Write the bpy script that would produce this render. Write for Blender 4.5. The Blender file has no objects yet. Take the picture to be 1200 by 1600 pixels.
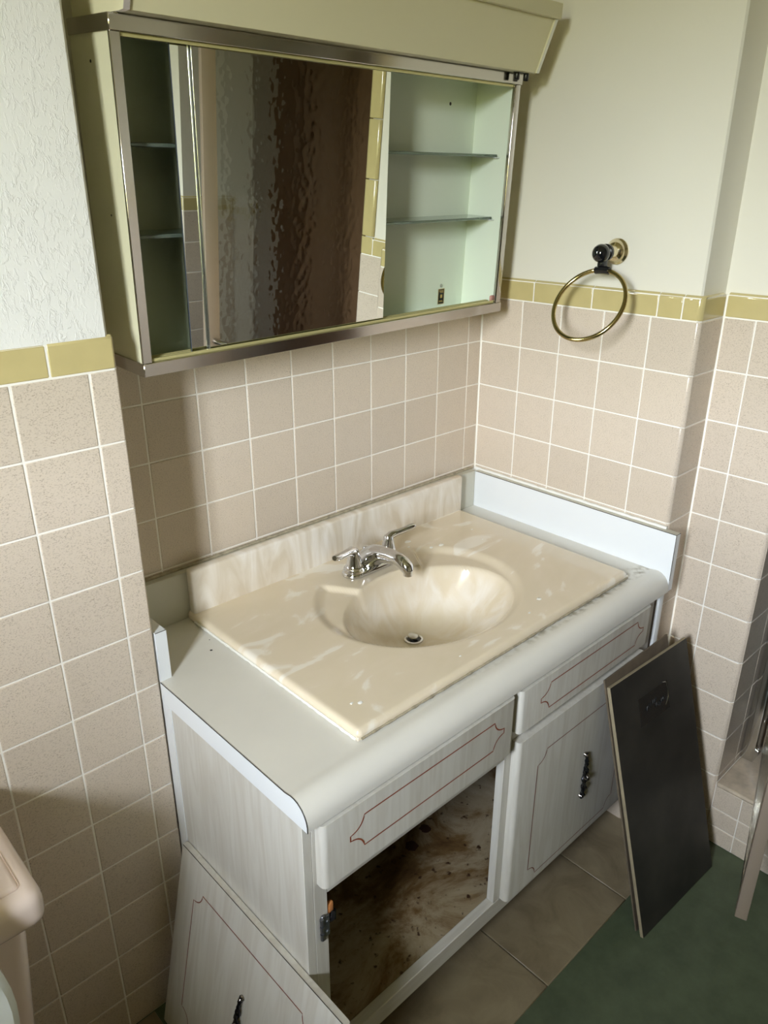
import bpy, bmesh, math, random
from mathutils import Matrix, Vector, noise
random.seed(7)
S = bpy.context.scene
C = S.collection
ZF = 1.293            # height of the pink/yellow tile joint above the floor
PI = math.pi

def lin(r, g, b):
    f = lambda c: (c/255/12.92) if c/255 <= .04045 else ((c/255+.055)/1.055)**2.4
    return (f(r), f(g), f(b), 1.0)

# ------------------------------------------------------------------ camera
cd = bpy.data.cameras.new('camera'); cam = bpy.data.objects.new('camera', cd); C.objects.link(cam)
cam.location = (-1.5174, -1.2500, .2383 + ZF)
cam.rotation_euler = (1.17346, -.0020, -.75610)
cd.sensor_fit = 'VERTICAL'; cd.sensor_height = 32.0; cd.lens = 1192.33/1600*32.0
cd.clip_start = .02
S.camera = cam

# ------------------------------------------------------------------ sky outside the window
W = bpy.data.worlds.new('sky'); S.world = W; W.use_nodes = True
nt = W.node_tree; nt.nodes.clear()
tc = nt.nodes.new('ShaderNodeTexCoord'); sx = nt.nodes.new('ShaderNodeSeparateXYZ')
mr = nt.nodes.new('ShaderNodeMapRange'); mr.inputs[1].default_value = -1; mr.inputs[2].default_value = 1
rp = nt.nodes.new('ShaderNodeValToRGB'); bg = nt.nodes.new('ShaderNodeBackground'); wo = nt.nodes.new('ShaderNodeOutputWorld')
nt.links.new(tc.outputs['Generated'], sx.inputs[0]); nt.links.new(sx.outputs[2], mr.inputs[0])
nt.links.new(mr.outputs[0], rp.inputs[0]); nt.links.new(rp.outputs[0], bg.inputs[0]); nt.links.new(bg.outputs[0], wo.inputs[0])
cr = rp.color_ramp
cr.elements[0].position = 0.0; cr.elements[0].color = (.07, .07, .04, 1)      # lawn
cr.elements[1].position = 1.0; cr.elements[1].color = (.80, .90, 1.08, 1)
for p, c in ((.47, (.085, .083, .042, 1)), (.535, (.20, .215, .085, 1)), (.562, (.93, 1.0, 1.07, 1)), (.66, (.92, .99, 1.08, 1))):
    e = cr.elements.new(p); e.color = c
bg.inputs[1].default_value = 21.0

# daylight portal in the window opening (guides sky sampling, emits nothing itself)
WX, WY0, WY1, WZ0, WZ1 = -2.2, -1.35, -.99, 1.24, 2.30
ld = bpy.data.lights.new('window_portal', 'AREA'); lo = bpy.data.objects.new('window_portal', ld); C.objects.link(lo)
ld.shape = 'RECTANGLE'; ld.size = WY1-WY0; ld.size_y = WZ1-WZ0
lo.location = (WX-.05, (WY0+WY1)/2, (WZ0+WZ1)/2); lo.rotation_euler = (PI/2, 0, -PI/2)
ld.cycles.is_portal = True

S.view_settings.view_transform = 'Standard'; S.view_settings.look = 'None'
S.view_settings.exposure = 2.5; S.view_settings.gamma = 1.0; S.view_settings.use_curve_mapping = False
S.cycles.max_bounces = 12; S.cycles.diffuse_bounces = 7; S.cycles.glossy_bounces = 6; S.cycles.transmission_bounces = 8
S.cycles.sample_clamp_indirect = 10.0; S.cycles.use_denoising = True
S.cycles.caustics_reflective = False; S.cycles.caustics_refractive = False

# ------------------------------------------------------------------ materials
def new_mat(name):
    m = bpy.data.materials.new(name); m.use_nodes = True
    n = m.node_tree.nodes; return m, n, m.node_tree.links, n['Principled BSDF']

def plain(name, col, rough=.5, metal=0.0, coat=0.0, bump=0.0, bscale=200, var=0.0, vscale=8, coord='pos', ior=None):
    m, n, l, b = new_mat(name)
    b.inputs['Base Color'].default_value = col; b.inputs['Roughness'].default_value = rough
    b.inputs['Metallic'].default_value = metal; b.inputs['Coat Weight'].default_value = coat; b.inputs['Coat Roughness'].default_value = .08
    if ior: b.inputs['IOR'].default_value = ior
    if coord == 'pos':
        g = n.new('ShaderNodeNewGeometry'); vec = g.outputs['Position']
    else:
        g = n.new('ShaderNodeTexCoord'); vec = g.outputs['Object']
    if var:
        t = n.new('ShaderNodeTexNoise'); t.inputs['Scale'].default_value = vscale; t.inputs['Detail'].default_value = 6
        l.new(vec, t.inputs['Vector'])
        mx = n.new('ShaderNodeMixRGB'); mx.blend_type = 'MULTIPLY'; mx.inputs[0].default_value = 1
        r = n.new('ShaderNodeMapRange'); r.inputs[1].default_value = .3; r.inputs[2].default_value = .7
        r.inputs[3].default_value = 1-var; r.inputs[4].default_value = 1+var*.3
        l.new(t.outputs[0], r.inputs[0]); mx.inputs[1].default_value = col; l.new(r.outputs[0], mx.inputs[2]); l.new(mx.outputs[0], b.inputs['Base Color'])
    if bump:
        t2 = n.new('ShaderNodeTexNoise'); t2.inputs['Scale'].default_value = bscale; t2.inputs['Detail'].default_value = 4
        l.new(vec, t2.inputs['Vector'])
        bp = n.new('ShaderNodeBump'); bp.inputs['Strength'].default_value = bump; bp.inputs['Distance'].default_value = .002
        l.new(t2.outputs[0], bp.inputs['Height']); l.new(bp.outputs[0], b.inputs['Normal'])
    return m

def speckle_tile(name, col, dark, rough=.28):
    m, n, l, b = new_mat(name)
    g = n.new('ShaderNodeNewGeometry'); oi = n.new('ShaderNodeObjectInfo')
    mp = n.new('ShaderNodeMapping'); mp.inputs['Scale'].default_value = (1, 1, 1.7)
    l.new(g.outputs['Position'], mp.inputs['Vector'])
    t = n.new('ShaderNodeTexNoise'); t.inputs['Scale'].default_value = 420; t.inputs['Detail'].default_value = 2
    l.new(mp.outputs[0], t.inputs['Vector'])
    r = n.new('ShaderNodeMapRange'); r.inputs[1].default_value = .53; r.inputs[2].default_value = .68
    l.new(t.outputs[0], r.inputs[0])
    t2 = n.new('ShaderNodeTexNoise'); t2.inputs['Scale'].default_value = 45; t2.inputs['Detail'].default_value = 4
    l.new(g.outputs['Position'], t2.inputs['Vector'])
    mu = n.new('ShaderNodeMath'); mu.operation = 'MULTIPLY'; l.new(r.outputs[0], mu.inputs[0]); l.new(t2.outputs[0], mu.inputs[1])
    mx = n.new('ShaderNodeMixRGB'); mx.inputs[1].default_value = col; mx.inputs[2].default_value = dark
    l.new(mu.outputs[0], mx.inputs[0])
    hs = n.new('ShaderNodeHueSaturation'); l.new(mx.outputs[0], hs.inputs['Color'])
    rr = n.new('ShaderNodeMapRange'); rr.inputs[3].default_value = .95; rr.inputs[4].default_value = 1.04
    l.new(oi.outputs['Random'], rr.inputs[0]); l.new(rr.outputs[0], hs.inputs['Value'])
    l.new(hs.outputs[0], b.inputs['Base Color']); b.inputs['Roughness'].default_value = rough
    return m

def plaster_tex(name, col, dist):
    m, n, l, b = new_mat(name)
    g = n.new('ShaderNodeNewGeometry')
    t = n.new('ShaderNodeTexNoise'); t.inputs['Scale'].default_value = 85; t.inputs['Detail'].default_value = 6; t.inputs['Roughness'].default_value = .62; t.inputs['Distortion'].default_value = .8
    mp = n.new('ShaderNodeMapping'); mp.inputs['Rotation'].default_value = (0, .6, .3); mp.inputs['Scale'].default_value = (1.6, 1.6, .8)
    l.new(g.outputs['Position'], mp.inputs[0]); l.new(mp.outputs[0], t.inputs['Vector'])
    t2 = n.new('ShaderNodeTexNoise'); t2.inputs['Scale'].default_value = 18; l.new(g.outputs['Position'], t2.inputs['Vector'])
    r = n.new('ShaderNodeMapRange'); r.inputs[1].default_value = .50; r.inputs[2].default_value = .60; l.new(t.outputs[0], r.inputs[0])
    q = n.new('ShaderNodeMapRange'); q.inputs[1].default_value = .40; q.inputs[2].default_value = .62; q.inputs[3].default_value = .12; l.new(t2.outputs[0], q.inputs[0])
    mu = n.new('ShaderNodeMath'); mu.operation = 'MULTIPLY'; l.new(r.outputs[0], mu.inputs[0]); l.new(q.outputs[0], mu.inputs[1])
    bp = n.new('ShaderNodeBump'); bp.inputs['Strength'].default_value = .38; bp.inputs['Distance'].default_value = dist
    l.new(mu.outputs[0], bp.inputs['Height']); l.new(bp.outputs[0], b.inputs['Normal'])
    b.inputs['Base Color'].default_value = col; b.inputs['Roughness'].default_value = .38
    return m

def wood_white(name, axis='z'):
    m, n, l, b = new_mat(name)
    g = n.new('ShaderNodeTexCoord'); mp = n.new('ShaderNodeMapping')
    mp.inputs['Scale'].default_value = {'z': (15, 15, 1.3), 'x': (1.3, 15, 15), 'y': (15, 1.3, 15)}[axis]
    l.new(g.outputs['Object'], mp.inputs[0])
    t = n.new('ShaderNodeTexNoise'); t.inputs['Scale'].default_value = 3.2; t.inputs['Detail'].default_value = 7; t.inputs['Distortion'].default_value = 1.3
    l.new(mp.outputs[0], t.inputs['Vector'])
    r = n.new('ShaderNodeValToRGB'); r.color_ramp.elements[0].position = .34; r.color_ramp.elements[0].color = lin(193, 188, 177)
    r.color_ramp.elements[1].position = .60; r.color_ramp.elements[1].color = lin(204, 201, 192)
    l.new(t.outputs[0], r.inputs[0]); l.new(r.outputs[0], b.inputs['Base Color']); b.inputs['Roughness'].default_value = .36
    return m

def marble(name, splash=False):
    m, n, l, b = new_mat(name)
    g = n.new('ShaderNodeNewGeometry'); mp = n.new('ShaderNodeMapping'); t = n.new('ShaderNodeTexNoise')
    t.inputs['Detail'].default_value = 6; t.inputs['Distortion'].default_value = 2.2; t.inputs['Roughness'].default_value = .5
    l.new(g.outputs['Position'], mp.inputs[0]); l.new(mp.outputs[0], t.inputs['Vector'])
    r = n.new('ShaderNodeValToRGB'); e = r.color_ramp.elements
    if splash:
        mp.inputs['Scale'].default_value = (3.2, 1, .9); t.inputs['Scale'].default_value = 4.5; mp.inputs['Rotation'].default_value = (0, .25, 0)
        e[0].position = .36; e[0].color = lin(214, 202, 182); e[1].position = .66; e[1].color = lin(236, 230, 220)
    else:
        mp.inputs['Rotation'].default_value = (0, 0, .35); mp.inputs['Scale'].default_value = (.8, 1.5, .45); t.inputs['Scale'].default_value = 5.2
        e[0].position = .40; e[0].color = lin(222, 208, 182); e[1].position = .80; e[1].color = lin(238, 231, 217)
        x = e.new(.58); x.color = lin(225, 211, 187); x = e.new(.64); x.color = lin(236, 228, 213)
    l.new(t.outputs[0], r.inputs[0])
    # the bowl is streaked whiter than the deck
    sp = n.new('ShaderNodeSeparateXYZ'); l.new(g.outputs['Position'], sp.inputs[0])
    k = n.new('ShaderNodeMapRange'); k.inputs[1].default_value = .752; k.inputs[2].default_value = .725; k.inputs[4].default_value = .75; l.new(sp.outputs[2], k.inputs[0])
    m2 = n.new('ShaderNodeMapping'); m2.inputs['Scale'].default_value = (2.6, 2.6, .7); l.new(g.outputs['Position'], m2.inputs[0])
    t2 = n.new('ShaderNodeTexNoise'); t2.inputs['Scale'].default_value = 6; t2.inputs['Detail'].default_value = 5; t2.inputs['Distortion'].default_value = 1.2; l.new(m2.outputs[0], t2.inputs['Vector'])
    k2 = n.new('ShaderNodeMapRange'); k2.inputs[1].default_value = .38; k2.inputs[2].default_value = .62; l.new(t2.outputs[0], k2.inputs[0])
    mu = n.new('ShaderNodeMath'); mu.operation = 'MULTIPLY'; l.new(k.outputs[0], mu.inputs[0]); l.new(k2.outputs[0], mu.inputs[1])
    mx = n.new('ShaderNodeMixRGB'); mx.inputs[2].default_value = lin(238, 232, 222); l.new(mu.outputs[0], mx.inputs[0]); l.new(r.outputs[0], mx.inputs[1])
    # browner towards the bottom of the bowl
    k3 = n.new('ShaderNodeMapRange'); k3.inputs[1].default_value = .690; k3.inputs[2].default_value = .655; k3.inputs[4].default_value = .45; l.new(sp.outputs[2], k3.inputs[0])
    mz = n.new('ShaderNodeMixRGB'); mz.inputs[2].default_value = lin(190, 172, 128); l.new(k3.outputs[0], mz.inputs[0]); l.new(mx.outputs[0], mz.inputs[1])
    l.new(mz.outputs[0], b.inputs['Base Color']); b.inputs['Roughness'].default_value = .17; b.inputs['Coat Weight'].default_value = .25
    return m

def laminate_top():
    m, n, l, b = new_mat('laminate_top')
    g = n.new('ShaderNodeNewGeometry'); sp = n.new('ShaderNodeSeparateXYZ'); l.new(g.outputs['Position'], sp.inputs[0])
    # grime band in front of the sink edge
    a = n.new('ShaderNodeMapRange'); a.inputs[1].default_value = -.552; a.inputs[2].default_value = -.537; l.new(sp.outputs[1], a.inputs[0])
    xr = n.new('ShaderNodeMapRange'); xr.inputs[1].default_value = -.75; xr.inputs[2].default_value = -.35; l.new(sp.outputs[0], xr.inputs[0])
    t = n.new('ShaderNodeTexNoise'); t.inputs['Scale'].default_value = 70; t.inputs['Detail'].default_value = 6; l.new(g.outputs['Position'], t.inputs['Vector'])
    tr = n.new('ShaderNodeMapRange'); tr.inputs[1].default_value = .45; tr.inputs[2].default_value = .68; l.new(t.outputs[0], tr.inputs[0])
    m1 = n.new('ShaderNodeMath'); m1.operation = 'MULTIPLY'; l.new(a.outputs[0], m1.inputs[0]); l.new(tr.outputs[0], m1.inputs[1])
    m2 = n.new('ShaderNodeMath'); m2.operation = 'MULTIPLY'; l.new(m1.outputs[0], m2.inputs[0]); l.new(xr.outputs[0], m2.inputs[1])
    # only in front of the sink, not behind it
    t2 = n.new('ShaderNodeTexNoise'); t2.inputs['Scale'].default_value = 6; t2.inputs['Detail'].default_value = 5; l.new(g.outputs['Position'], t2.inputs['Vector'])
    v = n.new('ShaderNodeMapRange'); v.inputs[1].default_value = .35; v.inputs[2].default_value = .7; v.inputs[3].default_value = .95; v.inputs[4].default_value = 1.02; l.new(t2.outputs[0], v.inputs[0])
    mxa = n.new('ShaderNodeMixRGB'); mxa.inputs[1].default_value = lin(222, 219, 210); mxa.inputs[2].default_value = lin(158, 150, 130)
    fr = n.new('ShaderNodeMapRange'); fr.inputs[1].default_value = -.50; fr.inputs[2].default_value = -.53; l.new(sp.outputs[1], fr.inputs[0])
    m3 = n.new('ShaderNodeMath'); m3.operation = 'MULTIPLY'; l.new(m2.outputs[0], m3.inputs[0]); l.new(fr.outputs[0], m3.inputs[1])
    l.new(m3.outputs[0], mxa.inputs[0])
    mu = n.new('ShaderNodeMixRGB'); mu.blend_type = 'MULTIPLY'; mu.inputs[0].default_value = 1; l.new(mxa.outputs[0], mu.inputs[1]); l.new(v.outputs[0], mu.inputs[2])
    l.new(mu.outputs[0], b.inputs['Base Color']); b.inputs['Roughness'].default_value = .33
    return m

def stained_bottom():
    m, n, l, b = new_mat('stained_particle_board')
    g = n.new('ShaderNodeNewGeometry')
    t = n.new('ShaderNodeTexNoise'); t.inputs['Scale'].default_value = 5; t.inputs['Detail'].default_value = 9; t.inputs['Roughness'].default_value = .7; t.inputs['Distortion'].default_value = .8
    l.new(g.outputs['Position'], t.inputs['Vector'])
    r = n.new('ShaderNodeValToRGB'); e = r.color_ramp.elements
    e[0].position = .30; e[0].color = lin(70, 46, 20); e[1].position = .72; e[1].color = lin(176, 162, 138)
    x = e.new(.42); x.color = lin(112, 86, 50); x = e.new(.53); x.color = lin(152, 136, 108)
    l.new(t.outputs[0], r.inputs[0])
    t2 = n.new('ShaderNodeTexNoise'); t2.inputs['Scale'].default_value = 60; t2.inputs['Detail'].default_value = 4; l.new(g.outputs['Position'], t2.inputs['Vector'])
    rr = n.new('ShaderNodeMapRange'); rr.inputs[1].default_value = .62; rr.inputs[2].default_value = .70; l.new(t2.outputs[0], rr.inputs[0])
    mx = n.new('ShaderNodeMixRGB'); l.new(rr.outputs[0], mx.inputs[0]); l.new(r.outputs[0], mx.inputs[1]); mx.inputs[2].default_value = lin(60, 36, 16)
    l.new(mx.outputs[0], b.inputs['Base Color']); b.inputs['Roughness'].default_value = .6
    return m

def stone_floor():
    m, n, l, b = new_mat('stone_floor_tile')
    g = n.new('ShaderNodeNewGeometry'); oi = n.new('ShaderNodeObjectInfo')
    ad = n.new('ShaderNodeVectorMath'); ad.operation = 'ADD'; l.new(g.outputs['Position'], ad.inputs[0]); l.new(oi.outputs['Random'], ad.inputs[1])
    t = n.new('ShaderNodeTexNoise'); t.inputs['Scale'].default_value = 11; t.inputs['Detail'].default_value = 9; t.inputs['Roughness'].default_value = .62; t.inputs['Distortion'].default_value = .9
    l.new(ad.outputs[0], t.inputs['Vector'])
    r = n.new('ShaderNodeValToRGB'); e = r.color_ramp.elements
    e[0].position = .30; e[0].color = lin(116, 103, 80); e[1].position = .70; e[1].color = lin(146, 133, 107)
    l.new(t.outputs[0], r.inputs[0]); l.new(r.outputs[0], b.inputs['Base Color']); b.inputs['Roughness'].default_value = .42
    return m

def green_floor():
    m, n, l, b = new_mat('green_floor')
    g = n.new('ShaderNodeNewGeometry')
    t = n.new('ShaderNodeTexNoise'); t.inputs['Scale'].default_value = 14; t.inputs['Detail'].default_value = 9; t.inputs['Roughness'].default_value = .7
    l.new(g.outputs['Position'], t.inputs['Vector'])
    r = n.new('ShaderNodeValToRGB'); e = r.color_ramp.elements
    e[0].position = .32; e[0].color = lin(68, 78, 58); e[1].position = .68; e[1].color = lin(84, 95, 72)
    l.new(t.outputs[0], r.inputs[0]); l.new(r.outputs[0], b.inputs['Base Color']); b.inputs['Roughness'].default_value = .5
    return m

def pebbled_glass():
    m, n, l, b = new_mat('pebbled_glass')
    g = n.new('ShaderNodeTexCoord')
    t = n.new('ShaderNodeTexVoronoi'); t.feature = 'SMOOTH_F1'; t.inputs['Scale'].default_value = 62; t.inputs['Smoothness'].default_value = .6
    mp = n.new('ShaderNodeMapping'); mp.inputs['Scale'].default_value = (1, 1, .8); l.new(g.outputs['Object'], mp.inputs[0]); l.new(mp.outputs[0], t.inputs['Vector'])
    bp = n.new('ShaderNodeBump'); bp.inputs['Strength'].default_value = .6; bp.inputs['Distance'].default_value = .004
    l.new(t.outputs['Distance'], bp.inputs['Height']); l.new(bp.outputs[0], b.inputs['Normal'])
    b.inputs['Base Color'].default_value = (.93, .95, .92, 1); b.inputs['Roughness'].default_value = .06
    b.inputs['Transmission Weight'].default_value = 1.0; b.inputs['IOR'].default_value = 1.3
    tr_ = n.new('ShaderNodeBsdfTransparent'); tr_.inputs[0].default_value = (.90, .90, .86, 1)
    ms = n.new('ShaderNodeMixShader'); ms.inputs[0].default_value = .5
    l.new(b.outputs[0], ms.inputs[1]); l.new(tr_.outputs[0], ms.inputs[2]); l.new(ms.outputs[0], n['Material Output'].inputs['Surface'])
    return m

def board_black():
    m, n, l, b = new_mat('black_board_face')
    g = n.new('ShaderNodeTexCoord')
    t = n.new('ShaderNodeTexNoise'); t.inputs['Scale'].default_value = 9; t.inputs['Detail'].default_value = 7; l.new(g.outputs['Object'], t.inputs['Vector'])
    r = n.new('ShaderNodeValToRGB'); e = r.color_ramp.elements
    e[0].position = .35; e[0].color = lin(31, 30, 28); e[1].position = .7; e[1].color = lin(52, 50, 45)
    l.new(t.outputs[0], r.inputs[0]); l.new(r.outputs[0], b.inputs['Base Color']); b.inputs['Roughness'].default_value = .5
    return m

M = {}
M['pink'] = speckle_tile('pink_tile', lin(208, 194, 176), lin(142, 126, 108))
M['pinkb'] = M['pink']
M['yellow'] = plain('yellow_trim_tile', lin(196, 181, 128), .16, coat=.3, var=.05, vscale=30)
M['grout'] = plain('grout', lin(240, 236, 226), .5)
M['plaster_tex'] = plaster_tex('textured_plaster', lin(232, 231, 226), .004)
M['plaster'] = plain('painted_plaster', lin(226, 222, 208), .34, bump=.10, bscale=90)
M['paint_beige'] = plain('beige_paint', lin(150, 139, 108), .6)
M['ceiling'] = plain('ceiling_paint', lin(214, 208, 184), .7, bump=.1, bscale=60)
M['cream'] = plain('cream_enamel', lin(214, 210, 180), .35, var=.05, vscale=12)
M['valance'] = plain('cream_valance', lin(216, 210, 176), .35)
M['mint'] = plain('mint_enamel', lin(218, 226, 208), .3)
M['chrome'] = plain('chrome', (.68, .68, .69, 1), .09, 1.0)
M['frame'] = plain('brushed_chrome_trim', (.56, .53, .50, 1), .14, 1.0)
M['gold'] = plain('yellowed_track', lin(205, 196, 140), .28, .4)
M['alu'] = plain('door_aluminium', (.70, .70, .68, 1), .16, 1.0)
M['alu_worn_reflect'] = plain('worn_aluminium_beige_reflection', lin(186, 168, 150), .4, .6, bump=.12, bscale=40)  # rough worn metal, with the beige of reflected tile put into its colour
M['mirror'] = plain('mirror_silver', (.86, .89, .85, 1), .0, 1.0)
M['mirror_edge'] = plain('mirror_edge', lin(60, 70, 84), .3)
M['shelf'] = plain('glass_edge_green', lin(190, 212, 195), .05)
b = M['shelf'].node_tree.nodes['Principled BSDF']; b.inputs['Transmission Weight'].default_value = .85; b.inputs['IOR'].default_value = 1.45
M['black'] = plain('black_plastic', lin(22, 22, 24), .25)
M['blackball'] = plain('black_glossy', lin(14, 16, 20), .06, coat=.5)
M['brass'] = plain('antique_brass', (.46, .37, .17, 1), .16, 1.0)
M['brass_lt'] = plain('pale_brass', (.78, .70, .50, 1), .14, 1.0)
M['marble'] = marble('cultured_marble'); M['marble_splash'] = marble('cultured_marble_splash', True)
M['caulk'] = plain('white_caulk', lin(236, 234, 226), .5, bump=.4, bscale=120)
M['caulk_dirty'] = plain('dirty_caulk', lin(170, 160, 136), .6, var=.35, vscale=90)
M['lam'] = laminate_top()
M['lam_white'] = plain('laminate_white', lin(226, 229, 230), .3)
M['lam_grey'] = plain('laminate_grey', lin(196, 194, 180), .4)
M['seam'] = plain('dark_laminate_seam', lin(58, 52, 48), .6)
M['wood'] = wood_white('whitewashed_wood', 'z')
M['woodh'] = wood_white('whitewashed_wood_side', 'x')
M['stripe'] = plain('red_brown_pinstripe', lin(142, 70, 44), .5)
M['stripe2'] = plain('dark_pinstripe', lin(124, 62, 46), .5)
M['inside'] = plain('raw_brown_board', lin(92, 72, 48), .8, var=.3, vscale=10)
M['stained'] = stained_bottom()
M['pull'] = plain('blackened_metal_pull', (.05, .05, .055, 1), .22, .9, bump=.3, bscale=160)
M['pull_lt'] = plain('worn_pull', (.36, .33, .31, 1), .25, 1.0)
M['hinge'] = plain('grey_hinge_metal', (.24, .25, .27, 1), .32, .9)
M['chip'] = plain('bare_wood_chip', lin(196, 128, 72), .8)
M['board'] = board_black()
M['board_edge'] = plain('board_edge', lin(150, 138, 112), .7, var=.15, vscale=40)
M['board_brown'] = plain('grey_brown_board', lin(104, 92, 76), .7, var=.25, vscale=30)
M['tape'] = plain('clear_tape', lin(46, 45, 42), .14)
M['ink'] = plain('ink', lin(8, 8, 8), .5)
M['rust'] = plain('dark_rust', lin(58, 30, 14), .7, var=.3, vscale=60)
M['stone'] = stone_floor()
M['green'] = green_floor()
M['curb'] = plain('beige_curb_stone', lin(200, 184, 162), .3, var=.3, vscale=35)
M['porcelain'] = plain('pinkish_porcelain', lin(226, 208, 196), .10, coat=.4)
M['seat'] = plain('white_seat_plastic', lin(226, 230, 222), .15)
M['stall'] = plain('brown_stall_tile', lin(134, 104, 78), .28, var=.2, vscale=14)
M['peb'] = pebbled_glass()
M['goldtxt'] = plain('gold_print', lin(190, 160, 92), .4, .3)
M['silver'] = plain('silver_screw', (.55, .55, .53, 1), .25, 1.0)
M['crack'] = plain('chipped_pink', lin(190, 140, 128), .7)
M['dot'] = plain('black_fleck', lin(30, 28, 28), .6)
M['frame_white'] = plain('window_frame_white', lin(230, 230, 226), .4)

# ------------------------------------------------------------------ builders
OFF = {}            # object name -> position of its origin in its thing's frame
def put(o, center, parent):
    p = Vector((0, 0, 0))
    if parent is not None:
        o.parent = parent; p = OFF[parent.name]
    o.location = Vector(center) - p
    C.objects.link(o); OFF[o.name] = Vector(center)
    return o

def make(name, verts, faces, mat, parent=None, smooth=False, angle=None):
    lo_ = [min(v[i] for v in verts) for i in range(3)]; hi = [max(v[i] for v in verts) for i in range(3)]
    c = Vector([(lo_[i]+hi[i])/2 for i in range(3)])
    me = bpy.data.meshes.new(name); me.from_pydata([tuple(Vector(v)-c) for v in verts], [], faces)
    mats = mat if isinstance(mat, list) else [mat]
    for m in mats: me.materials.append(m)
    if smooth:
        for p in me.polygons: p.use_smooth = True
    if angle: 
        bm = bmesh.new(); bm.from_mesh(me)
        for e in bm.edges:
            if len(e.link_faces) == 2 and e.calc_face_angle(0) > angle: e.smooth = False
        bm.to_mesh(me); bm.free()
    return put(bpy.data.objects.new(name, me), c, parent)

def from_bm(name, bm, mat, parent=None, smooth=True, angle=.7):
    bmesh.ops.recalc_face_normals(bm, faces=bm.faces[:])
    vs = [tuple(v.co) for v in bm.verts]; bm.verts.index_update()
    fs = [[v.index for v in f.verts] for f in bm.faces]; mi = [f.material_index for f in bm.faces]
    bm.free()
    o = make(name, vs, fs, mat, parent, smooth, angle if smooth else None)
    for p, k in zip(o.data.polygons, mi): p.material_index = k
    return o

def box_bm(bm, x0, x1, y0, y1, z0, z1, bev=0, seg=2, edges=None, mi=0):
    vs = [bm.verts.new((x, y, z)) for x in (x0, x1) for y in (y0, y1) for z in (z0, z1)]
    fs = [bm.faces.new([vs[i] for i in q]) for q in ((0, 1, 3, 2), (4, 6, 7, 5), (0, 4, 5, 1), (2, 3, 7, 6), (0, 2, 6, 4), (1, 5, 7, 3))]
    for f in fs: f.material_index = mi
    if bev:
        es = set(e for f in fs for e in f.edges)
        if edges: es = [e for e in es if edges(e)]
        bmesh.ops.bevel(bm, geom=list(es), offset=bev, segments=seg, affect='EDGES', profile=.5)
    return bm

def box(name, x0, x1, y0, y1, z0, z1, mat, parent=None, bev=.001, seg=1, edges=None):
    bm = bmesh.new(); box_bm(bm, x0, x1, y0, y1, z0, z1, bev, seg, edges)
    return from_bm(name, bm, mat, parent)

def prism_bm(bm, pts, a0, a1, axis='z', mi=0):
    f = {'z': lambda p, a: (p[0], p[1], a), 'x': lambda p, a: (a, p[0], p[1]), 'y': lambda p, a: (p[0], a, p[1])}[axis]
    A = [bm.verts.new(f(p, a0)) for p in pts]; B = [bm.verts.new(f(p, a1)) for p in pts]
    n = len(pts); fs = [bm.faces.new(A), bm.faces.new(B[::-1])]
    for i in range(n): fs.append(bm.faces.new([A[i], B[i], B[(i+1) % n], A[(i+1) % n]]))
    for q in fs: q.material_index = mi
    return bm

def tube_bm(bm, pts, rad, seg=8, closed=False, caps=True, mi=0):
    pts = [Vector(p) for p in pts]; n = len(pts)
    rads = rad if isinstance(rad, (list, tuple)) else [rad]*n
    rings = []; up = None
    for i in range(n):
        a = pts[(i-1) % n] if (closed or i > 0) else pts[i]; b = pts[(i+1) % n] if (closed or i < n-1) else pts[i]
        t = (b-a).normalized()
        if up is None: up = t.orthogonal().normalized()
        up = (up - t*up.dot(t)).normalized(); s = t.cross(up)
        rings.append([bm.verts.new(pts[i]+(up*math.cos(k*2*PI/seg)+s*math.sin(k*2*PI/seg))*rads[i]) for k in range(seg)])
    for i in range(n if closed else n-1):
        A, B = rings[i], rings[(i+1) % n]
        for k in range(seg): 
            f = bm.faces.new([A[k], A[(k+1) % seg], B[(k+1) % seg], B[k]]); f.material_index = mi
    if caps and not closed: bm.faces.new(rings[0][::-1]).material_index = mi; bm.faces.new(rings[-1]).material_index = mi
    return bm

def tube(name, pts, rad, mat, parent=None, seg=8, closed=False):
    bm = bmesh.new(); tube_bm(bm, pts, rad, seg, closed); return from_bm(name, bm, mat, parent, True, 1.0)

def lathe_bm(bm, prof, origin, axis=(0, 0, 1), seg=24, mi=0):
    ax = Vector(axis).normalized(); u = ax.orthogonal().normalized(); v = ax.cross(u); o = Vector(origin)
    rings = [[bm.verts.new(o+ax*h+(u*math.cos(k*2*PI/seg)+v*math.sin(k*2*PI/seg))*max(r, 1e-5)) for k in range(seg)] for r, h in prof]
    for A, B in zip(rings, rings[1:]):
        for k in range(seg): bm.faces.new([A[k], A[(k+1) % seg], B[(k+1) % seg], B[k]]).material_index = mi
    bm.faces.new(rings[0][::-1]); bm.faces.new(rings[-1])
    return bm

def thing(name, loc, label, cat, group=None, mat3=None):
    o = bpy.data.objects.new(name, None); o.empty_display_size = .05
    C.objects.link(o); o['label'] = label; o['category'] = cat
    if group: o['group'] = group
    if mat3 is not None:
        o.matrix_world = Matrix.Translation(loc) @ mat3.to_4x4(); OFF[o.name] = Vector((0, 0, 0))
    else:
        o.location = loc; OFF[o.name] = Vector(loc)
    return o

def struct(o): o['kind'] = 'structure'; return o

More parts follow.
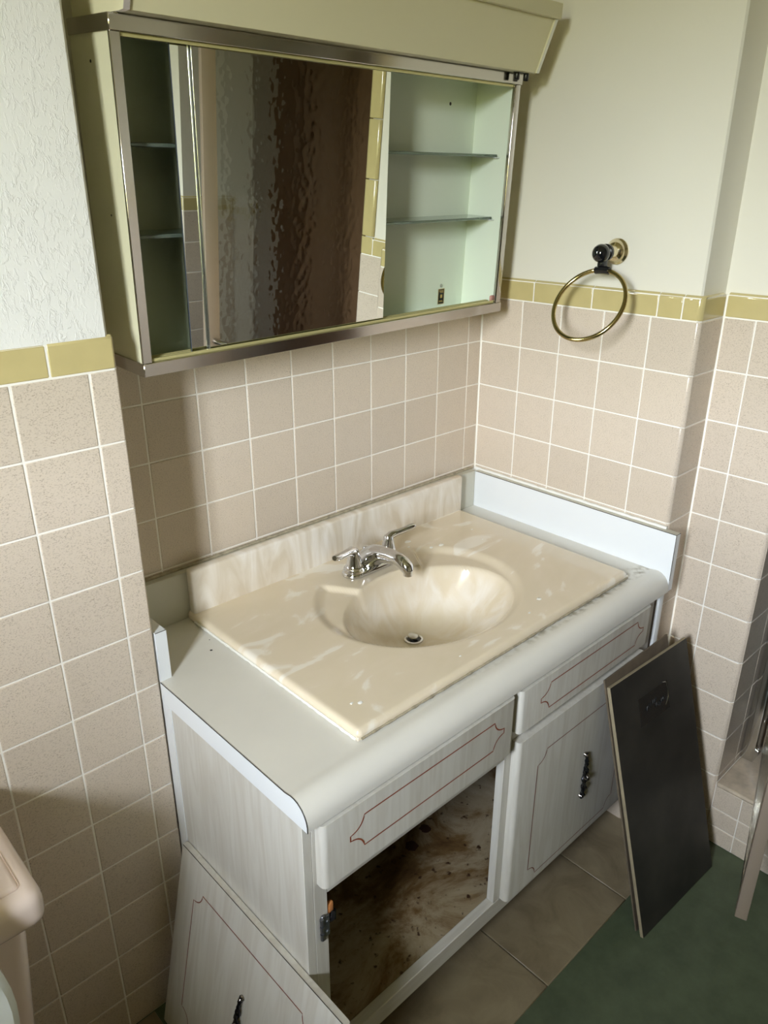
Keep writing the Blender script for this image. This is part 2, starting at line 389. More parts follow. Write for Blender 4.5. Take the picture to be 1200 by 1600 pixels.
# ---- tiles: pillowed slabs, u along local x, v along z, face towards -y
TM = {}
P = .1095
def tile_mesh(w, h, rl, rr, rb, rt, mat):
    key = (round(w, 4), round(h, 4), rl, rr, rb, rt, mat.name)
    if key in TM: return TM[key]
    def prof(L, a, c):
        us = [0, .3*a, a, L-c, L-.3*c, L]
        d = lambda r, t: r-math.sqrt(max(0, r*r-(r-t)**2)) if t < r else 0
        return [(u, d(a, u) if u <= a else d(c, L-u)) for u in us]
    U = prof(w, rl, rr); V = prof(h, rb, rt)
    vs = [(u-w/2, du+dv, v-h/2) for v, dv in V for u, du in U]
    fs = [(j*6+i, j*6+i+1, j*6+i+7, j*6+i+6) for j in range(5) for i in range(5)]
    me = bpy.data.meshes.new('tile'); me.from_pydata(vs, [], fs); me.materials.append(mat)
    for k, p in enumerate(me.polygons): p.use_smooth = k != 12
    TM[key] = me; return me

def tile(parent, origin, rot, u0, u1, z0, z1, mat, r=.0019, rl=None, rr=None, rb=None, rt=None, gap=.0022, name='tile'):
    """origin: point on wall plane where u=0; rot: z rotation; u along rotated x."""
    g = gap/2
    a0 = u0+g; a1 = u1-g; b0 = z0+g; b1 = z1-g
    me = tile_mesh(a1-a0, b1-b0, rl or r, rr or r, rb or r, rt or r, mat)
    o = bpy.data.objects.new(name, me)
    uc = (a0+a1)/2; j = random.uniform(-.0003, .0003)
    c = Vector((origin[0]+math.cos(rot)*uc - math.sin(rot)*j, origin[1]+math.sin(rot)*uc + math.cos(rot)*j, (b0+b1)/2))
    o.rotation_euler = (random.uniform(-.0016, .0016), 0, rot+random.uniform(-.0016, .0016))
    return put(o, c, parent)

J = [ZF-k*P for k in range(12)]+[0.0]      # pink tile joints, downwards
TR = .0505                                  # height of the yellow trim
GD = .0010                                  # grout depth
H = 2.36

# ------------------------------------------------------------------ structure
def wall_two(name, low, high, zt=ZF+TR-.005, z0=0.0, z1=H, m_high='plaster'):
    bm = bmesh.new(); prism_bm(bm, low, z0, zt, mi=0); prism_bm(bm, high, zt, z1, mi=1)
    return struct(from_bm(name, bm, [M['grout'], M[m_high]], None, False))

# left wall: projects .18 m in front of the alcove
g = GD; pl = .0085
wl = wall_two('wall_left', [(-2.2, .1), (-2.2, -.18+g), (-1.045, -.18+g), (-1.0414, -.177), (-1.0414, .1)],
              [(-2.2, .1), (-2.2, -.1785), (-1.052, -.1785), (-1.0480, -.1750), (-1.0480, .1)], m_high='plaster_tex')
ox = (-1.04, -.18)
ucols = [0, -.0438]
while ucols[-1] > -.85: ucols.append(ucols[-1]-P)
for k in range(len(ucols)-1):
    for j in range(12):
        tile(wl, ox, 0, ucols[k+1], ucols[k], J[j+1], J[j], M['pink'], rr=.0035 if k == 0 else None)
tc_ = [0, -.0976, -.250, -.402, -.554, -.706, -.858]
for k in range(6):
    tile(wl, ox, 0, tc_[k+1], tc_[k], ZF, ZF+TR, M['yellow'], rt=.006, rr=.0045 if k == 0 else None)

# alcove back wall
wb = wall_two('wall_back', [(-1.10, .1), (-1.10, g), (.05, g), (.05, .1)], [(-1.10, .1), (-1.10, pl), (.05, pl), (.05, .1)])
cols = [-.0015]+[-.0488-k*P for k in range(9)]+[-1.0395]
for k in range(10):
    for j in range(5):
        tile(wb, (0, 0), 0, cols[k+1], cols[k], J[j+1] if j < 4 else .83, J[j], M['pink'])
yc = [-.0015, -.10, -.253, -.405, -.558, -.71, -.863, -1.0395]
for k in range(7): tile(wb, (0, 0), 0, yc[k+1], yc[k], ZF, ZF+TR, M['yellow'], rt=.008)

# right stub wall of the alcove
wr = wall_two('wall_right', [(g, .1), (g, -.550), (.0085, -.5580+g), (.1038, -.5580+g), (.1038, .1)],
              [(pl, .1), (pl, -.547), (.0125, -.5505), (.12, -.5505), (.12, .1)])
rc = [.0015, .1229, .2324, .3419, .4514, .5594]
R90 = -PI/2
for k in range(5):
    for j in range(5):
        tile(wr, (0, 0), R90, rc[k], rc[k+1], J[j+1], J[j], M['pink'], rr=.008 if k == 4 else None)
for k in (3, 4):
    for j in range(5, 12):
        tile(wr, (0, 0), R90, rc[k], rc[k+1], J[j+1], J[j], M['pink'], rr=.008 if k == 4 else None)
ty = [.0015, .1508, .3072, .463, .5165, .5594]
for k in range(5): tile(wr, (0, 0), R90, ty[k], ty[k+1], ZF, ZF+TR, M['yellow'], rt=.008, rr=.010 if k == 4 else None)
for j in range(12): tile(wr, (0, -.558), 0, .0055, .1030, J[j+1], J[j], M['pink'])
tile(wr, (0, -.558), 0, .0075, .1030, ZF, ZF+TR, M['yellow'], rt=.008)

# wall beside the shower, in the next plane to the right, with the shower jamb
XF = .1038
YJ0, YJ1 = -.7350, -1.625
low = [(XF+g, -.540), (XF+g, -.727), (XF+.0085, YJ0+g), (.42, YJ0+g), (.42, -.540)]
hi_ = [(XF+pl, -.540), (XF+pl, -.722), (XF+.0125, YJ0+pl), (.42, YJ0+pl), (.42, -.540)]
wf = wall_two('wall_shower_side', low, hi_)
for j in range(12):
    tile(wf, (XF, -.558), R90, .0012, .0673, J[j+1], J[j], M['pink'])
    tile(wf, (XF, -.558), R90, .0673, .1770, J[j+1], J[j], M['pink'], rr=.008)
    tile(wf, (XF, YJ0), 0, .0055, .1085, J[j+1], J[j], M['pink'])
    tile(wf, (XF, YJ0), 0, .1085, .218, J[j+1], J[j], M['pink'])
tile(wf, (XF, -.558), R90, .0012, .1265, ZF, ZF+TR, M['yellow'], rt=.008)
tile(wf, (XF, -.558), R90, .1265, .1770, ZF, ZF+TR, M['yellow'], rr=.009)
for k in range(6):      # yellow trim runs up the shower opening
    tile(wf, (XF, -.558), R90, .1265, .1770, ZF+TR+.1525*k, ZF+TR+.1525*(k+1), M['yellow'], rr=.009, rl=.007)
    tile(wf, (XF, YJ0), 0, .0075, .055, ZF+.1525*k, ZF+.1525*(k+1), M['yellow'])
for k in range(6): tile(wf, (XF, YJ0), 0, .055, .16, ZF+P*k, ZF+P*(k+1), M['pink'])

# far side of the shower opening
low = [(XF+g, YJ1-g), (XF+g, -2.45), (.42, -2.45), (.42, YJ1-g)]
hi_ = [(XF+pl, YJ1-pl), (XF+pl, -2.45), (.42, -2.45), (.42, YJ1-pl)]
wd = wall_two('wall_shower_end', low, hi_)
for j in range(12):
    for k in range(4): tile(wd, (XF, YJ1), R90, .0012+P*k, .0012+P*(k+1), J[j+1], J[j], M['pink'])
    for k in range(2): tile(wd, (XF+.22, YJ1), PI, P*k, P*(k+1), J[j+1], J[j], M['pink'])
for k in range(3): tile(wd, (XF, YJ1), R90, .0012+.1525*k, .0012+.1525*(k+1), ZF, ZF+TR, M['yellow'], rt=.008)
tile(wd, (XF+.22, YJ1), PI, 0, .11, ZF, ZF+TR, M['yellow'], rt=.008)
tile(wd, (XF+.22, YJ1), PI, .11, .219, ZF, ZF+TR, M['yellow'], rt=.008)

# shower stall
bm = bmesh.new()
box_bm(bm, .42, 1.12, -.60, -.56, 0, H); box_bm(bm, 1.08, 1.12, -1.80, -.60, 0, H); box_bm(bm, .42, 1.12, -1.84, -1.80, 0, H)
struct(from_bm('wall_shower_stall', bm, M['stall'], None, False))
ZC = -1.1085+ZF
bm = bmesh.new(); box_bm(bm, XF+.30, 1.08, -1.80, -.60, .0, .06)
struct(from_bm('floor_shower_pan', bm, M['stall'], None, False))
bm = bmesh.new(); box_bm(bm, XF+.002, XF+.31, YJ1+.001, YJ0-.001, .0, ZC-.004)
cb = struct(from_bm('trim_1', bm, M['grout'], None, False))
cy = 0.0; k = 0
bnd = [.0012, .068, .1775, .287, .3965, .506, .6155, .725, .8345, .888]
for k in range(9):
    tile(cb, (XF, YJ0), R90, bnd[k], bnd[k+1], .0, .052, M['pink'])
    tile(cb, (XF, YJ0), R90, bnd[k], bnd[k+1], .052, .105, M['pink'])
    tile(cb, (XF, YJ0), R90, bnd[k], bnd[k+1], .105, ZC-.012, M['pink'])
box('curb_cap', XF-.004, XF+.312, YJ1+.002, YJ0-.002, ZC-.013, ZC, M['curb'], cb, .006, 3)

# remaining shell
bm = bmesh.new(); box_bm(bm, -2.3, 1.2, -2.55, .2, -.1, 0)
fl = struct(from_bm('floor', bm, M['green'], None, False))
fx = [-2.07, -1.761, -1.452, -1.143, -.831, -.522, -.213, .096]
for i in range(7):
    bmx = None
    for (y0, y1) in ((-.698, -.389), (-.389, -.182)):
        if y1 > -.2 and fx[i+1] > -1.06: continue
        o = box('tile', fx[i]+.0012, fx[i+1]-.0012, y0+.0012, y1-.0012, -.001, .0042, M['stone'], fl, .0012, 1)
bm = bmesh.new(); box_bm(bm, -2.3, 1.2, -2.55, .2, H, H+.1)
struct(from_bm('ceiling', bm, M['ceiling'], None, False))
bm = bmesh.new(); box_bm(bm, -2.3, .42, -2.55, -2.45, 0, H)
struct(from_bm('wall_front', bm, M['paint_beige'], None, False))
bm = bmesh.new()
box_bm(bm, -2.3, WX, -2.45, WY0, 0, H); box_bm(bm, -2.3, WX, WY1, -.17, 0, H)
box_bm(bm, -2.3, WX, WY0, WY1, 0, WZ0); box_bm(bm, -2.3, WX, WY0, WY1, WZ1, H)
struct(from_bm('wall_window', bm, M['paint_beige'], None, False))
bm = bmesh.new(); t_ = .03
for a in ((WY0, WY1, WZ0, WZ0+t_), (WY0, WY1, WZ1-t_, WZ1), (WY0, WY0+t_, WZ0+t_, WZ1-t_), (WY1-t_, WY1, WZ0+t_, WZ1-t_)):
    box_bm(bm, -2.285, -2.25, a[0], a[1], a[2], a[3])
struct(from_bm('window_1', bm, M['frame_white'], None, False))

bm = bmesh.new(); box_bm(bm, -3.20, -2.305, -4.0, 1.5, 2.40, 2.52)
struct(from_bm('added_eave', bm, M['frame_white'], None, False))       # unseen eave over the window, added to cut the high sky light

# ------------------------------------------------------------------ medicine cabinet (leans forward a little)
def rmat(yaw, tilt, roll=0): return Matrix.Rotation(yaw, 3, 'Z') @ Matrix.Rotation(tilt, 3, 'X') @ Matrix.Rotation(roll, 3, 'Y')
MC3 = rmat(.0352, .0567, -.0124); MCO = Vector((-.9839, -.1466, -.0067+ZF))
mc = thing('medicine_cabinet', MCO, 'wide chrome-framed medicine cabinet with sliding mirrors over the sink', 'cabinet', mat3=MC3)
CW, CH, CD = .9055, .4560, .113
box('back_panel', .006, CW-.006, CD-.012, CD-.009, -.0195, CH, M['mint'], mc, 0)
def cab_side(x0, x1, inner):
    bm = bmesh.new(); box_bm(bm, x0, x1, .002, CD, -.0195, CH)
    o = from_bm('side_panel', bm, [M['cream'], M['mint']], mc, False)
    for p in o.data.polygons:
        if (p.normal.x > .9) == (inner > 0) and abs(p.normal.x) > .9: p.material_index = 1
    return o
cab_side(.0005, .005, 1); cab_side(CW-.016, CW-.0115, -1)
box('bottom_panel', .005, CW-.016, .003, CD-.012, -.0200, -.0165, M['mint'], mc, 0)
box('top_panel', .005, CW-.016, .003, CD-.012, .442, CH, M['mint'], mc, 0)
def band(z0, z1):
    bm = bmesh.new()
    box_bm(bm, -.0015, CW, -.004, .0005, z0, z1, .0008, 1); box_bm(bm, -.002, .0005, -.0035, CD, z0, z1, .0005, 1)
    box_bm(bm, CW-.0025, CW, .0005, CD-.02, z0, z1, .0005, 1)
    return from_bm('frame_band', bm, M['frame'], mc)
band(-.0205, .0002); band(.4375, .4572)
box('frame_stile', -.0018, .0135, -.0032, .0015, .0003, .4373, M['frame'], mc, .0008)
bm = bmesh.new(); box_bm(bm, CW-.0195, CW-.004, -.0032, .0015, .0003, .4373, .0008); box_bm(bm, CW-.022, CW-.0195, -.001, .004, .0003, .4373)
from_bm('frame_stile', bm, M['frame'], mc)
bm = bmesh.new(); box_bm(bm, .0135, CW-.0225, .0015, .0045, .0003, .0055, .0006); box_bm(bm, .0135, CW-.0225, .0170, .0190, -.003, .004); box_bm(bm, .0135, CW-.0225, .0045, .0170, -.003, .0012)
box_bm(bm, .0135, CW-.0225, .0225, .024, -.003, .0045)
from_bm('track', bm, M['gold'], mc, False)
bm = bmesh.new(); box_bm(bm, .0135, CW-.0225, .0015, .0035, .4325, .4374, .0006); box_bm(bm, .0135, CW-.0225, .0170, .0190, .434, .442)
from_bm('track', bm, M['gold'], mc, False)
def mirror_door(x0, x1, y):
    bm = bmesh.new(); box_bm(bm, x0, x1, y, y+.004, .0015, .4355)
    o = from_bm('mirror_door', bm, [M['mirror'], M['silver']], mc, False)
    for p in o.data.polygons: p.material_index = 0 if p.normal.y < -.9 else 1
    return o
mr_ = mirror_door(.1262, .5300, .0080)
ml_ = mirror_door(.0940, .4980, .0126)
tube('edge_strip', [(.1262, .0078, .0025), (.1262, .0078, .4350)], .0006, M['silver'], mr_, 6)
tube('edge_strip', [(.0940, .0126, .0025), (.0940, .0126, .4350)], .0007, M['mirror_edge'], ml_, 6)
for z in (.1795, .3045):
    sh = box('glass_shelf', .006, CW-.019, .030, CD-.014, z-.0026, z+.0026, M['shelf'], mc, .001)
    for x0, x1 in ((.005, .013), (CW-.026, CW-.0165)):
        box('shelf_clip', x0, x1, .026, CD-.03, z-.0050, z-.0030, M['lam_white'], sh, 0)
# hole, screw, sticker in the right section
def disc(name, x, y, z, r, mat, par, th=.0012):
    bm = bmesh.new(); lathe_bm(bm, [(r, 0), (r*.9, th), (0.0001, th*1.2)], (x, y, z), (0, -1, 0), 14); return from_bm(name, bm, mat, par)
YB = CD-.012
disc('hole', .8045, YB, .3990, .0034, M['dot'], mc, .0004)
disc('screw', .8120, YB, .0310, .0040, M['silver'], mc, .002)
disc('hole', .020, YB, .030, .006, M['dot'], mc, .0004)
st = box('sticker', .8030, .8240, YB-.0004, YB, -.0105+.0, .0240, M['black'], mc, 0)
bm = bmesh.new()
x0, x1, z0, z1 = .8030, .8240, -.0105, .0240
for a in ((x0, x1, z1-.0010, z1), (x0, x0+.0010, z0, z1), (x1-.0010, x1, z0, z1), (x0, x1, z0, z0+.0010)): box_bm(bm, a[0], a[1], YB-.0007, YB-.0004, a[2], a[3])
for zz, (a, c) in zip((.0200, .0178, .0156, -.0030, -.0052), ((.003, .018), (.005, .016), (.006, .0165), (.004, .015), (.004, .017))):
    x = x0+a
    while x < x0+c:
        w_ = random.uniform(.0008, .0018); box_bm(bm, x, x+w_, YB-.0007, YB-.0004, zz-.0006, zz+.0006); x += w_+.0006
box_bm(bm, x0+.0075, x0+.0145, YB-.0007, YB-.0004, .0035, .0110)
from_bm('sticker_print', bm, M['goldtxt'], st, False)
box('chipped_corner', CW-.030, CW-.018, .004, .010, .001, .016, M['crack'], mc, .002)
for r, y, z in ((.0022, .060, .405), (.0016, .050, .210)):
    bm = bmesh.new(); lathe_bm(bm, [(r, 0), (r*.9, .0004)], (.0004, y, z), (-1, 0, 0), 10); from_bm('hole', bm, M['dot'], mc)
# cream light canopy on top of the cabinet
vl = thing('vanity_light', MCO + MC3 @ Vector((CW/2, 0, .4575)), 'cream slanted light canopy on top of the mirrored cabinet', 'light', mat3=MC3)
OFF[vl.name] = Vector((CW/2, 0, .4575))
X0, X1 = .0040, .9160
prof = [(-.026, .4580), (-.0310, .4590), (-.0620, .5470), (-.0620, .5490), (.105, .5490), (.105, .4580)]
bm = bmesh.new(); prism_bm(bm, prof, X0+.0095, X1-.0095, 'x'); from_bm('canopy', bm, M['valance'], vl, False)
for a, c in ((X0, X0+.009), (X1-.009, X1)):
    p2 = [(-.0235, .4576), (-.0345, .4586), (-.0665, .5485), (.105, .5485), (.105, .4576)]
    bm = bmesh.new(); prism_bm(bm, p2, a, c, 'x'); o = from_bm('end_panel', bm, [M['valance'], M['alu']], vl, False)
    for p in o.data.polygons:
        if abs(p.normal.x) < .5: p.material_index = 1
box('top_ledge', X0-.002, X1+.004, -.0720, .105, .5495, .5760, M['valance'], vl, .002, 2)
bm = bmesh.new()
for x, s in ((.866, 1.0), (.897, .9)):
    lathe_bm(bm, [(.0052, 0), (.0055, .002), (.0052, .0125), (.0045, .0140)], (x, -.017, .4578), (0, 0, -1), 14)
box_bm(bm, .858, .900, -.0180, -.0130, .4562, .4578)
from_bm('black_knob_clip', bm, M['black'], vl)

# ------------------------------------------------------------------ vanity cabinet
YF = -.575; ZB = .705
va = thing('vanity_cabinet', (-.535, -.29, 0), 'whitewashed wood vanity cabinet with red pinstriped fronts and one open bay', 'cabinet')
ew = lambda e: abs(e.verts[0].co.z-e.verts[1].co.z) > .02
box('side_panel', -1.0385, -1.0230, YF, -.003, .0045, ZB, M['wood'], va, .0005)
box('scribe_strip', -1.0405, -1.0385, -.207, -.1815, .0045, ZB, M['lam_white'], va, 0)
box('side_panel', -.042, -.028, YF+.002, -.003, .1180, ZB, M['inside'], va, .0005)
box('stile', -1.0225, -.9975, YF, YF+.018, .0045, ZB, M['wood'], va, .0006)
box('stile', -.5665, -.5300, YF, YF+.018, .1725, ZB-.03, M['wood'], va, .0006)
box('stile', -.0800, -.0425, YF, YF+.018, .1725, ZB-.03, M['wood'], va, .0006)
box('stile', -.0275, -.0060, YF-.004, YF+.016, .2100, ZB, M['lam_white'], va, .003, 2)
box('rail', -.9970, -.0430, YF, YF+.018, ZB-.0295, ZB, M['woodh'], va, .0006)
box('rail', -.9970, -.5670, YF, YF+.018, .5460, .6000, M['woodh'], va, .0006)
box('rail', -.5295, -.0805, YF, YF+.018, .5600, .6150, M['woodh'], va, .0006)
box('bottom_rail', -.9970, -.0430, YF, YF+.020, .1290, .1720, M['woodh'], va, .0015)
box('bottom_panel', -1.0225, -.0430, YF+.0205, -.016, .1560, .1690, M['stained'], va, 0)
for x, y, r in ((-.5209, -.3358, .013), (-.5797, -.3502, .015)):
    bm = bmesh.new(); lathe_bm(bm, [(r, 0), (r*.7, .0004)], (x, y, .1690), (0, 0, 1), 12)
    for v in bm.verts: v.co += Vector((random.uniform(-.002, .002), random.uniform(-.002, .002), 0))
    from_bm('rust_spot', bm, M['rust'], va)
box('back_panel', -1.0225, -.0430, -.0155, -.0035, .0045, ZB-.08, M['inside'], va, 0)
box('toe_kick', -1.0225, -.0430, -.505, -.490, .0045, .155, M['inside'], va, 0)

def outline(pts, arcs):
    """polyline through pts; arcs[i] = bulge depth of the segment i -> i+1 (0 straight)."""
    out = []; n = len(pts)
    for i in range(n):
        a = Vector(pts[i]); b_ = Vector(pts[(i+1) % n]); out.append(a)
        if arcs[i]:
            d = b_-a; nrm = Vector((d.y, -d.x)).normalized()
            for k in range(1, 8):
                s = k/8; out.append(a+d*s+nrm*arcs[i]*4*s*(1-s))
    return out

def ribbon(name, pts2, place, w, mat, par):
    n = len(pts2); vs = []; fs = []
    for i in range(n):
        a = pts2[(i-1) % n]; b_ = pts2[(i+1) % n]; t = (b_-a).normalized(); nn = Vector((-t.y, t.x))
        vs.append(place(pts2[i]+nn*w)); vs.append(place(pts2[i]-nn*w))
    for i in range(n): fs.append((2*i, 2*i+1, (2*i+3) % (2*n), (2*i+2) % (2*n)))
    return make(name, vs, fs, mat, par)

def long_stripe(x0, x1, z0, z1, tip=.028):
    zm = (z0+z1)/2-.0; h = .005
    pts = [(x0, z1), (x1, z1), (x1+tip, zm+h), (x1+tip, zm-h), (x1, z0), (x0, z0), (x0-tip, zm-h), (x0-tip, zm+h)]
    return outline(pts, [0, .007, 0, .007, 0, .007, 0, .007])
def door_stripe(x0, x1, z0, z1, n_=.027):
    pts = [(x0+n_, z1), (x1-n_, z1), (x1, z1-n_), (x1, z0+n_), (x1-n_, z0), (x0+n_, z0), (x0, z0+n_), (x0, z1-n_)]
    return outline(pts, [0, .008, 0, .008, 0, .008, 0, .008])

def front(name, x0, x1, z0, z1, par, y0=YF-.019, y1=YF-.0006, mat=None):
    bm = bmesh.new()
    ed = lambda e: abs(e.verts[0].co.z-e.verts[1].co.z) > .02 and e.verts[0].co.y < (y0+y1)/2 and e.verts[1].co.y < (y0+y1)/2
    box_bm(bm, x0, x1, y0, y1, z0, z1, .0095, 4, ed)
    return from_bm(name, bm, mat or M['wood'], par, True, .6)

d1 = front('drawer_front', -1.0165, -.5705, .5795, .7035-.003, va)
pl3 = lambda p: (p.x, YF-.0194, p.y)
ribbon('pinstripe', long_stripe(-.9370, -.6300, .6150, .6750), pl3, .00125, M['stripe'], d1)
d2 = front('drawer_front', -.5535, -.0905, .6060, .7035-.003+.0, va)
ribbon('pinstripe', long_stripe(-.4640, -.1480, .6240, .6815), pl3, .00120, M['stripe'], d2)
d3 = front('door', -.5475, -.0895, .1730, .5820, va)
ribbon('pinstripe', door_stripe(-.4810, -.1560, .1900, .5200), pl3, .0010, M['stripe2'], d3)

def pull(par, place, L, knobs=False):
    """ornate twisted bar pull; place maps local (across, out, along) to the frame."""
    bm = bmesh.new(); n = 40
    for ph in (0, PI):
        pts = []
        for i in range(n+1):
            s = i/n; a = ph + s*5.2*PI; r = .0034*math.sin(PI*min(1, max(0, s*1.1+.02)))+.0008
            pts.append(place((r*math.cos(a), .0075+r*math.sin(a)-.0035*(2*s-1)**4, (s-.5)*L)))
        tube_bm(bm, pts, [.0031+.0008*math.sin(i*1.9) for i in range(n+1)], 7)
    o = from_bm('handle', bm, M['pull'], par)
    for s in (-.5, .5):
        bm = bmesh.new(); q = [place((0, 0.0004, s*L*.93)), place((0, .004, s*L*.93)), place((0, .0075, s*L*.90))]
        tube_bm(bm, q, [.0056, .0048, .003], 10); from_bm('handle_foot', bm, M['pull_lt'], o)
    bm = bmesh.new(); q = [place((0, .004, -.006)), place((0.001, .0135, -.002)), place((0, .0145, .003)), place((0, .005, .006))]
    tube_bm(bm, q, [.004, .0048, .0045, .003], 10); from_bm('handle_boss', bm, M['pull_lt'], o)
    return o
pull(d3, lambda p: (-.3020+p[0], YF-.019-p[1], .3612+p[2]), .122)

# torn hinge on the bare stile
hg = box('hinge', -1.0125, -1.0060, YF-.0050, YF-.0004, .4560, .5090, M['hinge'], va, .001, 1)
bm = bmesh.new()
box_bm(bm, -1.0060, -.9965, YF-.0035, YF-.0004, .4600, .5040, .001, 1)
for z in (.462, .478, .494): tube_bm(bm, [(-1.0130, YF-.0045, z), (-1.0130, YF-.0045, z+.012)], .0034, 8)
lathe_bm(bm, [(.0035, 0), (.003, .002)], (-1.0010, YF-.0035, .492), (0, -1, 0), 10); lathe_bm(bm, [(.0035, 0), (.003, .002)], (-1.0010, YF-.0035, .471), (0, -1, 0), 10)
from_bm('hinge_knuckle', bm, M['hinge'], hg)
bm = bmesh.new(); tube_bm(bm, [(-.9970, YF+.003, .4870), (-.9890, YF+.001, .4890), (-.9850, YF+.002, .4990)], [.007, .008, .005], 8); from_bm('black_bumper', bm, M['black'], hg)
bm = bmesh.new(); box_bm(bm, -.9972, -.9840, YF+.0010, YF+.0090, .4960, .5170, .003, 2); from_bm('torn_wood_chip', bm, M['chip'], hg)

# ------------------------------------------------------------------ countertop
ZT = .746
ct = thing('countertop', (-.53, -.30, ZB), 'off-white laminate countertop with rounded front edge and low side splashes', 'countertop')
CP = [(-.001, ZB+.0010), (-.001, ZT), (-.30, ZT), (-.541, ZT), (-.547, ZT+.0010), (-.554, ZT+.0026), (-.562, ZT+.0026), (-.5705, ZT+.0003), (-.5790, ZT-.0050), (-.5855, ZT-.0125), (-.5895, ZT-.0210), (-.5912, ZT-.0300), (-.5912, ZB+.0010), (-.5780, ZB+.0010), (-.5755, ZB+.0010)]
bm = bmesh.new(); prism_bm(bm, CP, -1.0385, -.0205, 'x'); slab = from_bm('slab', bm, M['lam'], ct, True, .5)
cut = bmesh.new(); lathe_bm(cut, [(1, -.3), (1, .3)], (0, 0, 0), (0, 0, 1), 64)
for v in cut.verts: v.co = Vector((-.508+.215*v.co.x, -.320+.150*v.co.y, ZB+v.co.z))
co = from_bm('cutter', cut, M['lam'], None, False)
md = slab.modifiers.new('sink_hole', 'BOOLEAN'); md.object = co; md.solver = 'EXACT'
bpy.context.view_layer.update()
me = bpy.data.meshes.new_from_object(slab.evaluated_get(bpy.context.evaluated_depsgraph_get())); slab.modifiers.clear(); slab.data = me
bm = bmesh.new(); bm.from_mesh(me); bmesh.ops.triangulate(bm, faces=[f for f in bm.faces if len(f.verts) > 4]); bm.to_mesh(me); bm.free()
bpy.data.objects.remove(co)
bm = bmesh.new(); prism_bm(bm, CP[1:][::-1] + [(-.1815, ZB+.0005)] if False else [(-.1815, ZB+.0005), (-.1815, ZT)]+CP[2:], -1.0405, -1.0387, 'x'); from_bm('end_cap', bm, M['lam_white'], ct, False)
tube('seam_line', [(-1.0402, y, z+.0002) for y, z in [(-.1815, ZT)]+CP[2:13]], .0007, M['seam'], ct, 5)
box('back_splash', -1.0385, -.0205, -.0205, -.0015, ZT, .8470, M['lam_grey'], ct, .001)
sl = box('side_splash', -1.0385, -1.0170, -.1800, -.0210, ZT, .8420, M['lam_white'], ct, .0004)
tube('seam_line', [(-1.0375, -.1802, .8424), (-1.0170, -.1802, .8424)], .0006, M['seam'], sl, 5)
sr = box('side_splash', -.0200, -.0012, -.5900, -.0020, ZB+.001, .8440, [M['lam_white']], ct, .0004)
tube('seam_line', [(-.0200, -.0210, .8442), (-.0200, -.5900, .8442), (-.0014, -.5902, .8442)], .0007, M['seam'], sr, 5)
tube('seam_line', [(-.0202, -.5902, .8440), (-.0202, -.5904, ZT-.012)], .0006, M['seam'], sr, 5)
box('top_strip', -.0196, -.0016, -.5896, -.0210, .8441, .8446, M['lam_grey'], sr, 0)
cb_pts = [(-.0030, -.004-.5540*i/40, .8462+.0016*noise.noise((i*.9, 0, 0))) for i in range(41)]
tube('caulk', cb_pts, [.0042+.0022*noise.noise((i*.7, 3, 0)) for i in range(41)], M['caulk'], sr, 7)
tube('caulk', [(-.02-1.01*i/40, -.0030, .8485+.0008*noise.noise((i*.9, 5, 0))) for i in range(41)], .0042, M['caulk_dirty'], ct, 7)
for x, y, r in ((-.9216, -.1531, .0026), (-.905, -.120, .0012), (-.8875, -.5475, .0014), (-.085, -.5200, .0022)):
    bm = bmesh.new(); lathe_bm(bm, [(r, 0), (r*.8, .0003)], (x, y, ZT+.0001), (0, 0, 1), 9); from_bm('speck', bm, M['dot'], ct)

# ------------------------------------------------------------------ cultured marble sink top
ZS = .7640
sk = thing('sink_top', (-.4955, -.277, ZT), 'cream cultured marble sink top with white swirls set on the countertop', 'sink')
SX0, SX1, SY0, SY1 = -.8930, -.0990, -.5320, -.0225
def sst(a, b_, x): t = min(1, max(0, (x-a)/(b_-a))); return t*t*(3-2*t)
DX, DY = -.4970, -.2640
ECX, ECY, EA, EB = -.5080, -.3200, .1890, .1340
def sink_z(x, y):
    z = ZS
    # shallow oval recess, cut by the faucet deck
    eo = math.hypot((x+.4980)/.2330, (y+.2800)/.1980)
    rec = 1-sst(.90, 1.02, eo)
    side = .131 - (y+.128)*-.62*1.0 if y < -.128 else .131
    side = .131 + (y+.128)*.62
    deck = sst(-.212, -.200, y) * (1-sst(side-.004, side+.008, abs(x+.497)))
    z -= .0095*rec*(1-deck)
    # raised rolled rim along the edges
    dx, dy = x-DX, y-DY
    # fraction of the way from drain to the bowl rim along this ray
    a = (dx/EA)**2+(dy/EB)**2; b2 = 2*((DX-ECX)*dx/EA**2+(DY-ECY)*dy/EB**2); c2 = ((DX-ECX)/EA)**2+((DY-ECY)/EB)**2-1
    if a < 1e-12: e = 0
    else: e = 1/((-b2+math.sqrt(b2*b2-4*a*c2))/(2*a))
    if e < 1.06:
        f = max(0.0, 1-(e/1.06)**2.3)
        z -= .118*f**.92
    r = .010
    ex = max(0, r-min(x-SX0, SX1-x)); ey = max(0, r-(y-SY0)); d = min(r, math.hypot(ex, ey))
    z -= r-math.sqrt(max(0, r*r-d*d))
    return z
def edge_space(a, b_, n, r=.010):
    m = [a+r*(1-math.cos(k*PI/12)) for k in range(6)]; q = [b_-r*(1-math.cos(k*PI/12)) for k in range(6)][::-1]
    mid = [a+r+(b_-a-2*r)*k/n for k in range(0, n+1)]
    return m+mid+q
xs = edge_space(SX0, SX1, 190); ys = edge_space(SY0, SY1, 130)
nx, ny = len(xs), len(ys)
vs = [(x, y, sink_z(x, y)) for y in ys for x in xs]; fs = [(j*nx+i, j*nx+i+1, (j+1)*nx+i+1, (j+1)*nx+i) for j in range(ny-1) for i in range(nx-1)]
